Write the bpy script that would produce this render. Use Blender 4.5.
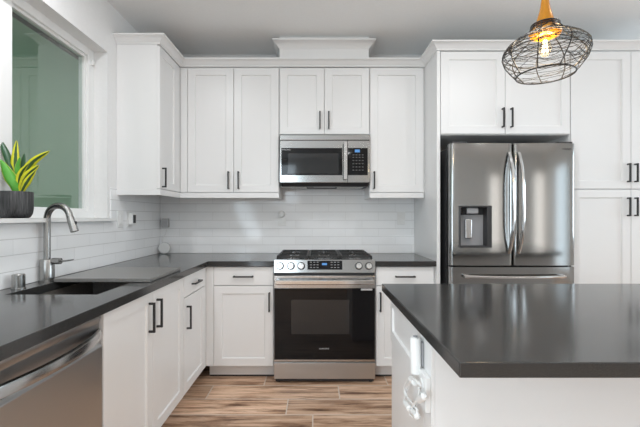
import bpy, bmesh, math, random
from mathutils import Matrix, Vector
random.seed(7)
PI = math.pi
for o in list(bpy.data.objects):
    bpy.data.objects.remove(o)
S = bpy.context.scene
COL = S.collection

# ------------------------------------------------------------------ camera
CAMZ = 1.246
cam_d = bpy.data.cameras.new('camera')
cam = bpy.data.objects.new('camera', cam_d); COL.objects.link(cam)
cam.location = (0, 0, CAMZ); cam.rotation_euler = (PI / 2, 0, 0)
cam_d.sensor_width = 36.0
cam_d.lens = 380.0 / 640.0 * 36.0
cam_d.shift_x = 4.0 / 640.0
cam_d.shift_y = 3.5 / 640.0
cam_d.clip_start = 0.05
S.camera = cam

# ------------------------------------------------------------------ light and exposure
S.view_settings.view_transform = 'Standard'
S.view_settings.look = 'None'
S.view_settings.gamma = 1.0
S.view_settings.use_curve_mapping = False
S.view_settings.exposure = 0.05
S.cycles.use_denoising = True
S.cycles.max_bounces = 10
S.cycles.diffuse_bounces = 6
S.cycles.glossy_bounces = 5
S.cycles.transparent_max_bounces = 24
S.cycles.sample_clamp_indirect = 3.0
S.cycles.sample_clamp_direct = 8.0

W = bpy.data.worlds.new('sky'); S.world = W; W.use_nodes = True
bg = W.node_tree.nodes['Background']
bg.inputs['Color'].default_value = (0.80, 0.90, 1.0, 1)
bg.inputs['Strength'].default_value = 0.75

def area(name, loc, rot, sx, sy, power, color=(1, 1, 1)):
    l = bpy.data.lights.new(name, 'AREA'); l.shape = 'RECTANGLE'
    l.size = sx; l.size_y = sy; l.energy = power; l.color = color
    o = bpy.data.objects.new(name, l); COL.objects.link(o)
    o.location = loc; o.rotation_euler = rot
    return o
# daylight at windows behind and beside the camera, plus added fill lamps
DAY = (0.80, 0.94, 1.05)
area('daylight_high', (-0.92, -3.50, 2.11), (PI / 2, 0, 0), 0.78, 0.92, 14, DAY)
area('daylight_rear', (4.90, -3.50, 1.25), (PI / 2, 0, 0), 0.75, 2.0, 8, (1.0, 0.90, 0.82))
area('daylight_side', (5.30, -1.675, 1.25), (0, PI / 2, 0), 2.0, 0.95, 10, DAY)
area('fill_right', (5.30, 1.80, 1.60), (0, PI / 2 + .35, 0), 1.35, 1.9, 52, DAY)  # added fill with no known window, brightens the left cabinet fronts
area('fill_left', (-1.34, -.75, 1.12), (0, -PI / 2 - .40, 0), 2.05, 1.85, 62, DAY)  # added fill with no known door, tilted up to lift the ceiling
CAN_W = 1.0

# ------------------------------------------------------------------ materials
def mat(name, base=(.8, .8, .8), rough=.5, metal=0.0, **kw):
    m = bpy.data.materials.new(name); m.use_nodes = True
    p = m.node_tree.nodes['Principled BSDF']
    p.inputs['Base Color'].default_value = (*base, 1)
    p.inputs['Roughness'].default_value = rough
    p.inputs['Metallic'].default_value = metal
    for k, v in kw.items():
        p.inputs[k].default_value = v
    return m
class NT:
    def __init__(s, m):
        s.t = m.node_tree; s.p = s.t.nodes['Principled BSDF']
    def n(s, typ, **kw):
        x = s.t.nodes.new(typ)
        for k, v in kw.items(): setattr(x, k, v)
        return x
    def l(s, a, b): s.t.links.new(a, b)
    def math(s, op, a, b=None):
        x = s.n('ShaderNodeMath', operation=op)
        for i, v in enumerate((a, b)):
            if v is None: continue
            if isinstance(v, (int, float)): x.inputs[i].default_value = v
            else: s.l(v, x.inputs[i])
        return x.outputs[0]
    def ramp(s, fac, stops):
        r = s.n('ShaderNodeValToRGB'); s.l(fac, r.inputs[0])
        e = r.color_ramp.elements
        while len(e) < len(stops): e.new(.5)
        for q, (pos, c) in zip(e, stops):
            q.position = pos; q.color = (*c, 1)
        return r.outputs[0]
    def noise(s, vec, scale, detail=4, rough=.55):
        x = s.n('ShaderNodeTexNoise'); s.l(vec, x.inputs['Vector'])
        x.inputs['Scale'].default_value = scale; x.inputs['Detail'].default_value = detail
        x.inputs['Roughness'].default_value = rough
        return x.outputs['Fac']
    def bump(s, h, strength, dist):
        b = s.n('ShaderNodeBump'); b.inputs['Strength'].default_value = strength
        b.inputs['Distance'].default_value = dist
        s.l(h, b.inputs['Height']); s.l(b.outputs[0], s.p.inputs['Normal'])

def speckle(m, c0, c1, scale, bump=0, dist=.001):
    t = NT(m); g = t.n('ShaderNodeNewGeometry')
    f = t.noise(g.outputs['Position'], scale, 6)
    t.l(t.ramp(f, [(.35, c0), (.7, c1)]), t.p.inputs['Base Color'])
    if bump: t.bump(f, bump, dist)
    return m

M = {}
M['paint'] = mat('cabinet_white_paint', (.81, .805, .80), .32)
M['wall'] = speckle(mat('wall_paint', (.8, .79, .775), .7), (.79, .785, .78), (.81, .805, .80), 60, .15, .0006)
M['wallgrey'] = mat('grey_wall_paint', (.72, .72, .71), .7)
M['ceil'] = speckle(mat('ceiling_paint', (.8, .79, .775), .85), (.88, .88, .875), (.90, .90, .895), 50, .2, .0008)
M['trimw'] = mat('window_vinyl', (.82, .82, .81), .35)
M['black'] = mat('matte_black_metal', (.018, .018, .019), .38)
M['blackgloss'] = mat('black_glass', (.005, .005, .006), .05, **{'Specular IOR Level': .28})
M['blackenamel'] = mat('black_enamel', (.014, .014, .015), .22)
M['iron'] = speckle(mat('cast_iron', (.02, .02, .02), .55), (.014, .014, .014), (.035, .034, .033), 90, .2, .0006)
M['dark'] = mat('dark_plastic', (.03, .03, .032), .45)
M['greyplastic'] = mat('grey_plastic', (.30, .30, .31), .4)
M['palegrey'] = mat('pale_grey_plastic', (.50, .50, .51), .4)
M['steeldw'] = None
M['charcoal'] = mat('charcoal_case', (.05, .05, .052), .45)
M['whiteplastic'] = mat('white_plastic', (.82, .82, .81), .3)
M['chrome'] = mat('polished_steel', (.72, .71, .70), .14, 1.0)
M['nickel'] = mat('brushed_nickel', (.38, .375, .365), .27, 1.0)
M['print'] = mat('light_grey_print', (.55, .55, .55), .4)
M['printdim'] = mat('dim_grey_print', (.30, .30, .30), .4)
M['printdark'] = mat('dark_print', (.12, .12, .12), .4)
def steel(name, base, rough, aniso=.75):
    m = mat(name, base, rough, 1.0, Anisotropic=aniso)
    t = NT(m); tg = t.n('ShaderNodeTangent', direction_type='RADIAL', axis='Z')
    t.l(tg.outputs[0], t.p.inputs['Tangent'])
    g = t.n('ShaderNodeNewGeometry'); mp = t.n('ShaderNodeMapping')
    mp.inputs["Scale"].default_value = (2, 2, 120)
    t.l(g.outputs['Position'], mp.inputs['Vector'])
    f = t.noise(mp.outputs[0], 1, 2)
    r = t.n('ShaderNodeMapRange'); t.l(f, r.inputs[0])
    r.inputs[3].default_value = rough - .01; r.inputs[4].default_value = rough + .03
    t.l(r.outputs[0], t.p.inputs['Roughness'])
    return m
M['steel'] = steel('brushed_stainless_steel', (.37, .37, .365), .115, .5)
M['steeldw'] = steel('satin_stainless_steel', (.52, .525, .53), .30, .4)
M['steellight'] = steel('light_stainless_steel', (.52, .515, .51), .17, .5)
# dark quartz
m = mat('dark_quartz', (.05, .05, .05), .10); M['quartz'] = m
t = NT(m); g = t.n('ShaderNodeNewGeometry')
f = t.noise(g.outputs['Position'], 420, 2); f2 = t.noise(g.outputs['Position'], 6, 4)
c = t.ramp(f, [(.38, (.027, .0265, .026)), (.62, (.047, .046, .045))])
t.l(c, t.p.inputs['Base Color'])
r = t.n('ShaderNodeMapRange'); t.l(f2, r.inputs[0]); r.inputs[3].default_value = .09; r.inputs[4].default_value = .17
t.l(r.outputs[0], t.p.inputs['Roughness'])
M['granite'] = speckle(mat('black_composite_sink', (.02, .02, .02), .5), (.11, .10, .09), (.30, .275, .25), 260, .3, .0006)
M['board'] = speckle(mat('grey_board', (.16, .155, .15), .3), (.17, .166, .158), (.22, .214, .205), 120)
M['pot'] = None
# plank floor
def rows(t, u, v, length, height, gap, jitter=True):
    """running-bond grid: returns (mask, plank random, row id)"""
    row = t.math('FLOOR', t.math('DIVIDE', v, height))
    wn = t.n('ShaderNodeTexWhiteNoise', noise_dimensions='1D'); t.l(row, wn.inputs['W'])
    if jitter:       # laid courses: joint position of each plank row
        rp_ = t.n('ShaderNodeValToRGB'); rp_.color_ramp.interpolation = 'CONSTANT'
        t.l(t.math('DIVIDE', t.math('SUBTRACT', row, 25.5), 10), rp_.inputs[0])
        offs = [.61, .22, .83, .47, .152, .337, .953, .55, .18, .72]
        el = rp_.color_ramp.elements
        while len(el) < 10: el.new(.5)
        for k_, v_ in enumerate(offs): el[k_].position = k_ / 10; el[k_].color = (v_, v_, v_, 1)
        off = t.math('ADD', rp_.outputs[0], t.math('MULTIPLY', t.math('LESS_THAN', row, 25.6), wn.outputs['Value']))
    else: off = t.math('MULTIPLY', t.math('MODULO', t.math('ABSOLUTE', row), 2), .5)
    uu = t.math('ADD', t.math('DIVIDE', u, length), off)
    colid = t.math('FLOOR', uu)
    fu = t.math('FRACT', uu); fv = t.math('FRACT', t.math('DIVIDE', v, height))
    eu = t.math('MULTIPLY', t.math('MINIMUM', fu, t.math('SUBTRACT', 1, fu)), length)
    ev = t.math('MULTIPLY', t.math('MINIMUM', fv, t.math('SUBTRACT', 1, fv)), height)
    edge = t.math('MINIMUM', eu if jitter else t.math('MULTIPLY', eu, 2.6), ev)
    mr = t.n('ShaderNodeMapRange'); t.l(edge, mr.inputs[0])
    mr.inputs[1].default_value = gap * .5; mr.inputs[2].default_value = gap
    cb = t.n('ShaderNodeCombineXYZ'); t.l(colid, cb.inputs[0]); t.l(row, cb.inputs[1])
    w2 = t.n('ShaderNodeTexWhiteNoise', noise_dimensions='3D'); t.l(cb.outputs[0], w2.inputs['Vector'])
    return mr.outputs[0], w2.outputs['Value']
m = mat('wood_look_plank_tile', (.3, .2, .13), .42); M['floor'] = m
t = NT(m); g = t.n('ShaderNodeNewGeometry'); sp = t.n('ShaderNodeSeparateXYZ'); t.l(g.outputs['Position'], sp.inputs[0])
vv = t.math('ADD', sp.outputs['Y'], 20 * .2075 - (2.601 % .2075))
mask, rnd = rows(t, t.math('ADD', sp.outputs['X'], 10.0), vv, .92, .2075, .0052)
cb = t.n('ShaderNodeCombineXYZ')
t.l(t.math('ADD', t.math('MULTIPLY', sp.outputs['X'], 1.25), t.math('MULTIPLY', rnd, 37)), cb.inputs[0])
t.l(t.math('MULTIPLY', sp.outputs['Y'], 21), cb.inputs[1]); t.l(t.math('MULTIPLY', rnd, 11), cb.inputs[2])
f = t.noise(cb.outputs[0], 1.5, 9, .74)
cb2 = t.n('ShaderNodeCombineXYZ')
t.l(t.math('ADD', t.math('MULTIPLY', sp.outputs['X'], 2.6), t.math('MULTIPLY', rnd, 53)), cb2.inputs[0])
t.l(t.math('MULTIPLY', sp.outputs['Y'], 17), cb2.inputs[1]); t.l(t.math('MULTIPLY', rnd, 23), cb2.inputs[2])
knot = t.noise(cb2.outputs[0], 1.0, 6, .62)
wood0 = t.ramp(f, [(.32, (.17, .085, .048)), (.44, (.40, .245, .155)), (.53, (.56, .38, .262)), (.68, (.72, .53, .395))])
km = t.ramp(knot, [(.30, (.20, .13, .095)), (.40, (.60, .53, .47)), (.48, (.96, .95, .94)), (.6, (1.06, 1.05, 1.04))])
wm_ = t.n('ShaderNodeMix', data_type='RGBA', blend_type='MULTIPLY'); wm_.inputs[0].default_value = 1
t.l(wood0, wm_.inputs[6]); t.l(km, wm_.inputs[7]); wood = wm_.outputs[2]
hv = t.n('ShaderNodeHueSaturation'); t.l(wood, hv.inputs['Color'])
mr = t.n('ShaderNodeMapRange'); t.l(rnd, mr.inputs[0]); mr.inputs[3].default_value = 1.0; mr.inputs[4].default_value = 1.3
t.l(mr.outputs[0], hv.inputs['Value'])
mx = t.n('ShaderNodeMix', data_type='RGBA'); t.l(mask, mx.inputs[0])
mx.inputs[6].default_value = (.62, .53, .45, 1); t.l(hv.outputs[0], mx.inputs[7])
t.l(mx.outputs[2], t.p.inputs['Base Color'])
t.bump(t.math('ADD', t.math('MULTIPLY', mask, .6), t.math('MULTIPLY', f, .4)), .35, .0015)
# glossy subway tile
def tile(name, axis):
    m = mat(name, (.83, .83, .825), .09)
    t = NT(m); g = t.n('ShaderNodeNewGeometry'); sp = t.n('ShaderNodeSeparateXYZ'); t.l(g.outputs['Position'], sp.inputs[0])
    mask, rnd = rows(t, t.math('ADD', sp.outputs[axis], 10.1), t.math('SUBTRACT', sp.outputs['Z'], .9145), .305, .0755, .0026, False)
    mx = t.n('ShaderNodeMix', data_type='RGBA'); t.l(mask, mx.inputs[0])
    mx.inputs[6].default_value = (.66, .66, .655, 1)
    t.l(t.ramp(rnd, [(0, (.89, .895, .90)), (1, (.93, .935, .94))]), mx.inputs[7])
    t.l(mx.outputs[2], t.p.inputs['Base Color'])
    wv = t.noise(g.outputs['Position'], 9, 2)
    t.bump(t.math('ADD', t.math('MULTIPLY', mask, .35), t.math('MULTIPLY', wv, .9)), .25, .0018)
    return m
M['tile_x'] = tile('white_subway_tile_back', 'X'); M['tile_y'] = tile('white_subway_tile_left', 'Y')
# window glass
def glass(name, tint, ior=1.5, rough=0.0):
    m = bpy.data.materials.new(name); m.use_nodes = True; nt = m.node_tree
    nt.nodes.remove(nt.nodes['Principled BSDF'])
    tr = nt.nodes.new('ShaderNodeBsdfTransparent'); tr.inputs[0].default_value = (*tint, 1)
    gl = nt.nodes.new('ShaderNodeBsdfGlossy'); gl.inputs['Roughness'].default_value = rough
    fr = nt.nodes.new('ShaderNodeFresnel'); ge = nt.nodes.new('ShaderNodeNewGeometry')
    io = nt.nodes.new('ShaderNodeMapRange'); io.inputs[3].default_value = ior; io.inputs[4].default_value = 1 / ior
    nt.links.new(ge.outputs['Backfacing'], io.inputs[0]); nt.links.new(io.outputs[0], fr.inputs[0])
    mx = nt.nodes.new('ShaderNodeMixShader')
    nt.links.new(fr.outputs[0], mx.inputs[0]); nt.links.new(tr.outputs[0], mx.inputs[1]); nt.links.new(gl.outputs[0], mx.inputs[2])
    nt.links.new(mx.outputs[0], nt.nodes['Material Output'].inputs[0])
    return m
M['glass'] = glass('window_glass', (.92, .96, .94), 1.95)
M['bulbglass'] = glass('clear_bulb_glass', (1, .97, .9), 1.35)
def emit(name, color, strength):
    m = mat(name, (0, 0, 0), .4)
    p = m.node_tree.nodes['Principled BSDF']
    p.inputs['Emission Color'].default_value = (*color, 1); p.inputs['Emission Strength'].default_value = strength
    return m
M['filament'] = emit('glowing_filament', (1, .72, .38), 7)
M['lens'] = emit('downlight_lens', (1, .95, .88), 6)
M['blueled'] = emit('blue_display', (.12, .40, .9), .7)
M['amber'] = mat('amber_lacquer', (.58, .23, .008), .22, .35, **{'Coat Weight': .6})
M['wire'] = mat('dark_wire', (.03, .028, .026), .45, .4)
M['stucco'] = speckle(mat('green_stucco', (.2, .4, .26), .9), (.235, .37, .215), (.275, .415, .25), 28, .3, .002)
M['eave'] = mat('brown_eave', (.05, .042, .036), .8)
M['soil'] = speckle(mat('potting_soil', (.03, .02, .015), .95), (.02, .014, .01), (.06, .045, .03), 150, .6, .003)
M['outside'] = speckle(mat('gravel_yard', (.3, .29, .27), .95), (.24, .23, .21), (.36, .35, .33), 30)
# pot: charcoal with vertical streaks
m = mat('streaked_charcoal_ceramic', (.05, .05, .05), .6); M['pot'] = m
t = NT(m); g = t.n('ShaderNodeNewGeometry'); mp = t.n('ShaderNodeMapping'); mp.inputs['Scale'].default_value = (160, 160, 9)
t.l(g.outputs['Position'], mp.inputs['Vector']); f = t.noise(mp.outputs[0], 1, 5, .65)
t.l(t.ramp(f, [(.36, (.018, .018, .019)), (.6, (.07, .07, .072)), (.78, (.17, .17, .17))]), t.p.inputs['Base Color'])
t.bump(f, .5, .002)
# leaves: u runs across the blade
def leafmat(name, edge, mid, w):
    m = mat(name, mid, .38); t = NT(m); uv = t.n('ShaderNodeUVMap'); sp = t.n('ShaderNodeSeparateXYZ')
    t.l(uv.outputs[0], sp.inputs[0])
    g = t.n('ShaderNodeNewGeometry')
    d = t.math('ABSOLUTE', t.math('SUBTRACT', sp.outputs[0], .5))
    d = t.math('ADD', d, t.math('MULTIPLY', t.math('SUBTRACT', t.noise(g.outputs['Position'], 60, 3), .5), .14))
    t.l(t.ramp(d, [(w, mid), (w + .06, edge)]), t.p.inputs['Base Color'])
    return m
M['leafY'] = leafmat('variegated_leaf', (.76, .74, .03), (.045, .11, .03), .17)
M['leafG'] = leafmat('bright_green_leaf', (.50, .62, .10), (.09, .36, .035), .40)
M['leafD'] = leafmat('dark_green_leaf', (.10, .20, .06), (.022, .085, .035), .38)

# ------------------------------------------------------------------ mesh helpers
class MB:
    def __init__(s, X=None):
        s.bm = bmesh.new(); s.X = X or Matrix()
    def v(s, p): return s.bm.verts.new(s.X @ Vector(p))
    def f(s, vs):
        try: return s.bm.faces.new(vs)
        except ValueError: return None
    def box(s, x0, x1, y0, y1, z0, z1):
        v = [s.v((x, y, z)) for x in (x0, x1) for y in (y0, y1) for z in (z0, z1)]
        for q in ((0, 1, 3, 2), (4, 6, 7, 5), (0, 4, 5, 1), (2, 3, 7, 6), (0, 2, 6, 4), (1, 5, 7, 3)):
            s.f([v[i] for i in q])
        return s
    def prism(s, poly, axis, a0, a1):
        """poly of 2D points extruded along axis ('x': (y,z), 'y': (x,z), 'z': (x,y))"""
        def P(p, a):
            return {'x': (a, p[0], p[1]), 'y': (p[0], a, p[1]), 'z': (p[0], p[1], a)}[axis]
        A = [s.v(P(p, a0)) for p in poly]; B = [s.v(P(p, a1)) for p in poly]
        n = len(poly)
        for i in range(n): s.f([A[i], A[(i + 1) % n], B[(i + 1) % n], B[i]])
        s.f(A[::-1]); s.f(B)
        return s
    def ring(s, c, r, ax, n, ref=None):
        ax = Vector(ax).normalized()
        u = ref - ax * ref.dot(ax) if ref is not None else ax.orthogonal()
        u.normalize(); w = ax.cross(u)
        return [s.v(Vector(c) + u * (r * math.cos(2 * PI * i / n)) + w * (r * math.sin(2 * PI * i / n))) for i in range(n)]
    def skin(s, rings, cap=True):
        for a, b in zip(rings, rings[1:]):
            n = len(a)
            for i in range(n): s.f([a[i], a[(i + 1) % n], b[(i + 1) % n], b[i]])
        if cap: s.f(rings[0][::-1]); s.f(rings[-1])
        return s
    def cyl(s, p0, p1, r0, r1=None, n=20):
        ax = Vector(p1) - Vector(p0)
        return s.skin([s.ring(p0, r0, ax, n), s.ring(p1, r0 if r1 is None else r1, ax, n)])
    def tube(s, pts, r, n=10, closed=False):
        pts = [Vector(p) for p in pts]; k = len(pts); R = []
        rad = r if isinstance(r, (list, tuple)) else [r] * k
        ref = None
        for i, p in enumerate(pts):
            if closed: d = pts[(i + 1) % k] - pts[i - 1]
            else: d = pts[min(i + 1, k - 1)] - pts[max(i - 1, 0)]
            d.normalize()
            if ref is None: ref = d.orthogonal()
            ref = ref - d * ref.dot(d)
            if ref.length < 1e-5: ref = d.orthogonal()
            ref.normalize()
            R.append(s.ring(p, rad[i], d, n, ref.copy()))
        if closed: R.append(R[0]); return s.skin(R, False)
        return s.skin(R)
    def lathe(s, prof, c, n=32, cap=True):
        R = [[s.v((c[0] + r * math.cos(2 * PI * i / n), c[1] + r * math.sin(2 * PI * i / n), c[2] + z)) for i in range(n)] for r, z in prof]
        return s.skin(R, cap)
    def cells(s, xs, ys, inc, z0, z1):
        V = {}
        def g(i, j, k):
            if (i, j, k) not in V: V[i, j, k] = s.v((xs[i], ys[j], (z0, z1)[k]))
            return V[i, j, k]
        for (i, j) in inc:
            s.f([g(i, j, 1), g(i + 1, j, 1), g(i + 1, j + 1, 1), g(i, j + 1, 1)])
            s.f([g(i, j, 0), g(i, j + 1, 0), g(i + 1, j + 1, 0), g(i + 1, j, 0)])
            for (di, dj, a, b) in ((-1, 0, (0, 1), (0, 0)), (1, 0, (1, 0), (1, 1)), (0, -1, (0, 0), (1, 0)), (0, 1, (1, 1), (0, 1))):
                if (i + di, j + dj) not in inc:
                    s.f([g(i + a[0], j + a[1], 0), g(i + b[0], j + b[1], 0), g(i + b[0], j + b[1], 1), g(i + a[0], j + a[1], 1)])
        return s
    def shaker(s, x0, x1, z0, z1, y=0.0, t=.02, st=.06, rail=None, rec=.009):
        rail = rail or st
        def rect(ix, iz, yy): return [s.v(p) for p in ((x0 + ix, yy, z0 + iz), (x1 - ix, yy, z0 + iz), (x1 - ix, yy, z1 - iz), (x0 + ix, yy, z1 - iz))]
        e = .0015
        L = [rect(0, 0, y), rect(0, 0, y - t + e), rect(e, e, y - t), rect(st, rail, y - t), rect(st + .004, rail + .004, y - t + rec)]
        for a, b in zip(L, L[1:]):
            for i in range(4): s.f([a[i], a[(i + 1) % 4], b[(i + 1) % 4], b[i]])
        s.f(L[0][::-1]); s.f(L[-1])
        return s
    def slab(s, x0, x1, z0, z1, y=0.0, t=.02):
        return s.shaker(x0, x1, z0, z1, y, t, .002, .002, .0001)
    def pull(s, xc, zc, L, y, vertical=True, w=.011, out=.032):
        h = L / 2; a = w / 2
        if vertical:
            s.box(xc - a, xc + a, y - out, y - out + w, zc - h, zc + h)
            for z in (zc - h + a, zc + h - a): s.box(xc - a, xc + a, y - out + w, y, z - a, z + a)
        else:
            s.box(xc - h, xc + h, y - out, y - out + w, zc - a, zc + a)
            for x in (xc - h + a, xc + h - a): s.box(x - a, x + a, y - out + w, y, zc - a, zc + a)
        return s

RM = {}
def rootmat(o):
    while o is not None and o.parent is not None: o = o.parent
    return RM.get(o.name, Matrix()) if o else Matrix()
def obj(name, mb, m, parent=None, bevel=0, smooth=False, label=None, seg=2, subsurf=0):
    bm = mb.bm
    bmesh.ops.recalc_face_normals(bm, faces=bm.faces)
    inv = rootmat(parent).inverted()
    bm.transform(inv)
    me = bpy.data.meshes.new(name); bm.to_mesh(me); bm.free()
    o = bpy.data.objects.new(name, me); COL.objects.link(o)
    if isinstance(m, str): m = M[m]
    me.materials.append(m)
    if parent is not None: o.parent = parent
    if smooth:
        for p in me.polygons: p.use_smooth = True
        me.set_sharp_from_angle(angle=math.radians(38))
    if bevel:
        b = o.modifiers.new('bevel', 'BEVEL'); b.width = bevel; b.segments = seg; b.limit_method = 'ANGLE'; b.angle_limit = math.radians(40)
        b.harden_normals = False
    if subsurf:
        q = o.modifiers.new('sub', 'SUBSURF'); q.levels = subsurf; q.render_levels = subsurf
    if label: o['label'] = label
    return o
def thing(name, label, cat, loc=(0, 0, 0), rz=0.0, group=None):
    o = bpy.data.objects.new(name, None); COL.objects.link(o)
    o.empty_display_size = .1
    o.location = loc; o.rotation_euler = (0, 0, rz)
    RM[o.name] = Matrix.Translation(loc) @ Matrix.Rotation(rz, 4, 'Z')
    o['label'] = label; o['category'] = cat
    if group: o['group'] = group
    return o
def tag(o, label, cat, group=None):
    o['label'] = label; o['category'] = cat
    if group: o['group'] = group
    return o
def struct(name, mb, m, parent=None, **kw):
    o = obj(name, mb, m, parent, **kw)
    if parent is None: o['kind'] = 'structure'
    return o
def text(name, body, size, m, parent, center, rot, spacing=1.05):
    """raised lettering as a mesh, centred at a world point"""
    cu = bpy.data.curves.new(name, 'FONT'); cu.body = body; cu.size = size
    cu.align_x = 'CENTER'; cu.align_y = 'CENTER'; cu.extrude = .0004; cu.space_character = spacing
    tmp = bpy.data.objects.new('tmp_text', cu); COL.objects.link(tmp)
    bpy.context.view_layer.update()
    me = bpy.data.meshes.new_from_object(tmp.evaluated_get(bpy.context.evaluated_depsgraph_get()))
    bpy.data.objects.remove(tmp); bpy.data.curves.remove(cu)
    me.transform(rootmat(parent).inverted() @ Matrix.Translation(center) @ rot)
    me.name = name; me.materials.clear(); me.materials.append(M[m])
    o = bpy.data.objects.new(name, me); COL.objects.link(o); o.parent = parent
    return o
FACE_FRONT = Matrix.Rotation(PI / 2, 4, 'X')                           # text facing -Y
FACE_RIGHT = Matrix.Rotation(PI / 2, 4, 'Z') @ Matrix.Rotation(PI / 2, 4, 'X')   # text facing +X
def frame(x, y, rz): return Matrix.Translation((x, y, 0)) @ Matrix.Rotation(rz, 4, 'Z')

# ------------------------------------------------------------------ setting
XL, YB, HC = -1.44, 3.50, 2.742
XR, YR = 5.4, -3.6
struct('floor', MB().box(XL - .2, XR + .2, YR - .2, YB + .2, -.12, 0), 'floor')
struct('ceiling', MB().box(XL - .2, XR + .2, YR - .2, YB + .2, HC, HC + .15), 'ceil')
struct('wall_back', MB().box(XL - .17, XR + .17, YB, YB + .17, 0, HC), 'wall')
WY0, WY1, WZ0, WZ1 = 1.12, 2.624, 1.236, 2.385
def holed(axis, a0, a1, b0, b1, holes):
    """wall slab (a0..a1 thick, b0..b1 long) with rectangular openings (b0, b1, z0, z1)"""
    mb = MB(); at = b0
    def bx(p, q, z0, z1):
        if axis == 'x': mb.box(a0, a1, p, q, z0, z1)
        else: mb.box(p, q, a0, a1, z0, z1)
    for h in holes:
        bx(at, h[0], 0, HC); bx(h[0], h[1], h[3], HC)
        if h[2] > 0: bx(h[0], h[1], 0, h[2])
        at = h[1]
    bx(at, b1, 0, HC)
    return mb
LEFT = [(-1.75, .25, 0, 2.2), (WY0, WY1, WZ0, WZ1)]
struct('wall_left', holed('x', XL - .17, XL, YR, YB, LEFT), 'wall')
SIDE = [(-2.2, -1.15, .2, 2.3), (.80, 2.80, .88, 2.32)]
REAR = [(-1.34, -.50, 1.62, 2.60), (4.47, 5.33, .2, 2.3)]
struct('wall_right', holed('x', XR, XR + .17, YR, YB, SIDE), 'wallgrey')
struct('wall_rear', holed('y', YR - .17, YR, XL - .17, XR + .17, REAR), 'wallgrey')
# kitchen window
win = bpy.data.objects.new('window_1', None); COL.objects.link(win); win['kind'] = 'structure'
win.location = (-1.56, 1.87, WZ0); RM['window_1'] = Matrix.Translation(win.location)
fb = MB(); fx0, fx1 = -1.60, -1.532
fb.box(fx0, fx1, WY1 - .066, WY1, WZ0, WZ1).box(fx0, fx1, WY0, WY0 + .066, WZ0, WZ1)
fb.box(fx0, fx1, WY0 + .066, WY1 - .066, WZ1 - .05, WZ1).box(fx0, fx1, WY0 + .066, WY1 - .066, WZ0, WZ0 + .05)
fb.box(fx0, fx1, 1.842, 1.918, WZ0 + .05, WZ1 - .05)
obj('frame', fb, 'trimw', win, bevel=.003)
for (a, b) in ((WY0 + .066, 1.842), (1.918, WY1 - .066)):
    sb = MB(); z0, z1 = WZ0 + .05, WZ1 - .05; k = .016
    sb.box(-1.585, -1.548, a, a + k, z0, z1).box(-1.585, -1.548, b - k, b, z0, z1)
    sb.box(-1.585, -1.548, a + k, b - k, z0, z0 + k).box(-1.585, -1.548, a + k, b - k, z1 - k, z1)
    sh = obj('sash', sb, 'trimw', win, bevel=.002)
    obj('pane', MB().box(-1.568, -1.564, a + k, b - k, z0 + k, z1 - k), 'glass', sh)
obj('latch', MB().box(-1.532, -1.52, 2.585, 2.61, 2.28, 2.315), 'trimw', win, bevel=.003)
struct('trim_1', MB().box(-1.531, -1.388, WY0 + .002, WY1 - .002, WZ0, WZ0 + .004).box(XL + .0005, -1.388, WY0 - .03, WY1 + .03, WZ0 - .018, WZ0 + .004), 'trimw', bevel=.002)
# glazed openings behind and beside the camera, some added for the fill lamps
def glazing(nm, axis, a, h, sg=1):
    r_ = bpy.data.objects.new(nm, None); COL.objects.link(r_); r_['kind'] = 'structure'
    k = .06
    c_ = ((a + sg * .1 if axis == 'x' else (h[0] + h[1]) / 2), ((h[0] + h[1]) / 2 if axis == 'x' else a - .1), h[2])
    r_.location = c_; RM[nm] = Matrix.Translation(c_)
    def bx(mb, p, q, z0, z1, o0, o1):
        if axis == 'x': mb.box(*sorted((a + sg * o0, a + sg * o1)), p, q, z0, z1)
        else: mb.box(p, q, a - o1, a - o0, z0, z1)
        return mb
    b = MB()
    bx(b, h[0], h[0] + k, h[2], h[3], .05, .12); bx(b, h[1] - k, h[1], h[2], h[3], .05, .12)
    bx(b, h[0] + k, h[1] - k, h[2], h[2] + k, .05, .12); bx(b, h[0] + k, h[1] - k, h[3] - k, h[3], .05, .12)
    obj('frame', b, 'trimw', r_, bevel=.003)
    obj('pane', bx(MB(), h[0] + k, h[1] - k, h[2] + k, h[3] - k, .085, .09), 'glass', r_)
glazing('added_door', 'x', XL, LEFT[0], -1)  # unseen glazed door, added around the left fill lamp
glazing('window_2', 'y', YR, REAR[0]); glazing('window_3', 'y', YR, REAR[1])
glazing('window_4', 'x', XR, SIDE[0]); glazing('added_window', 'x', XR, SIDE[1])  # the second opening is added around the right fill lamp
# neighbouring wall outside the kitchen window
nb = thing('neighbour_house', 'green stucco wall of the house next door seen through the kitchen window', 'building', (-4.4, 4.5, -.3))
obj('wall', MB().box(-4.6, -4.4, -3, 14, -.3, 4.15), 'stucco', nb)
obj('eave', MB().box(-5.0, -3.1, -3, 14, 4.15, 4.9), 'eave', nb)
yd = struct('yard_ground', MB().box(-4.4, XL - .2, -3, 14, -.45, -.3), 'outside')  # unseen yard ground outside the kitchen window

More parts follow.
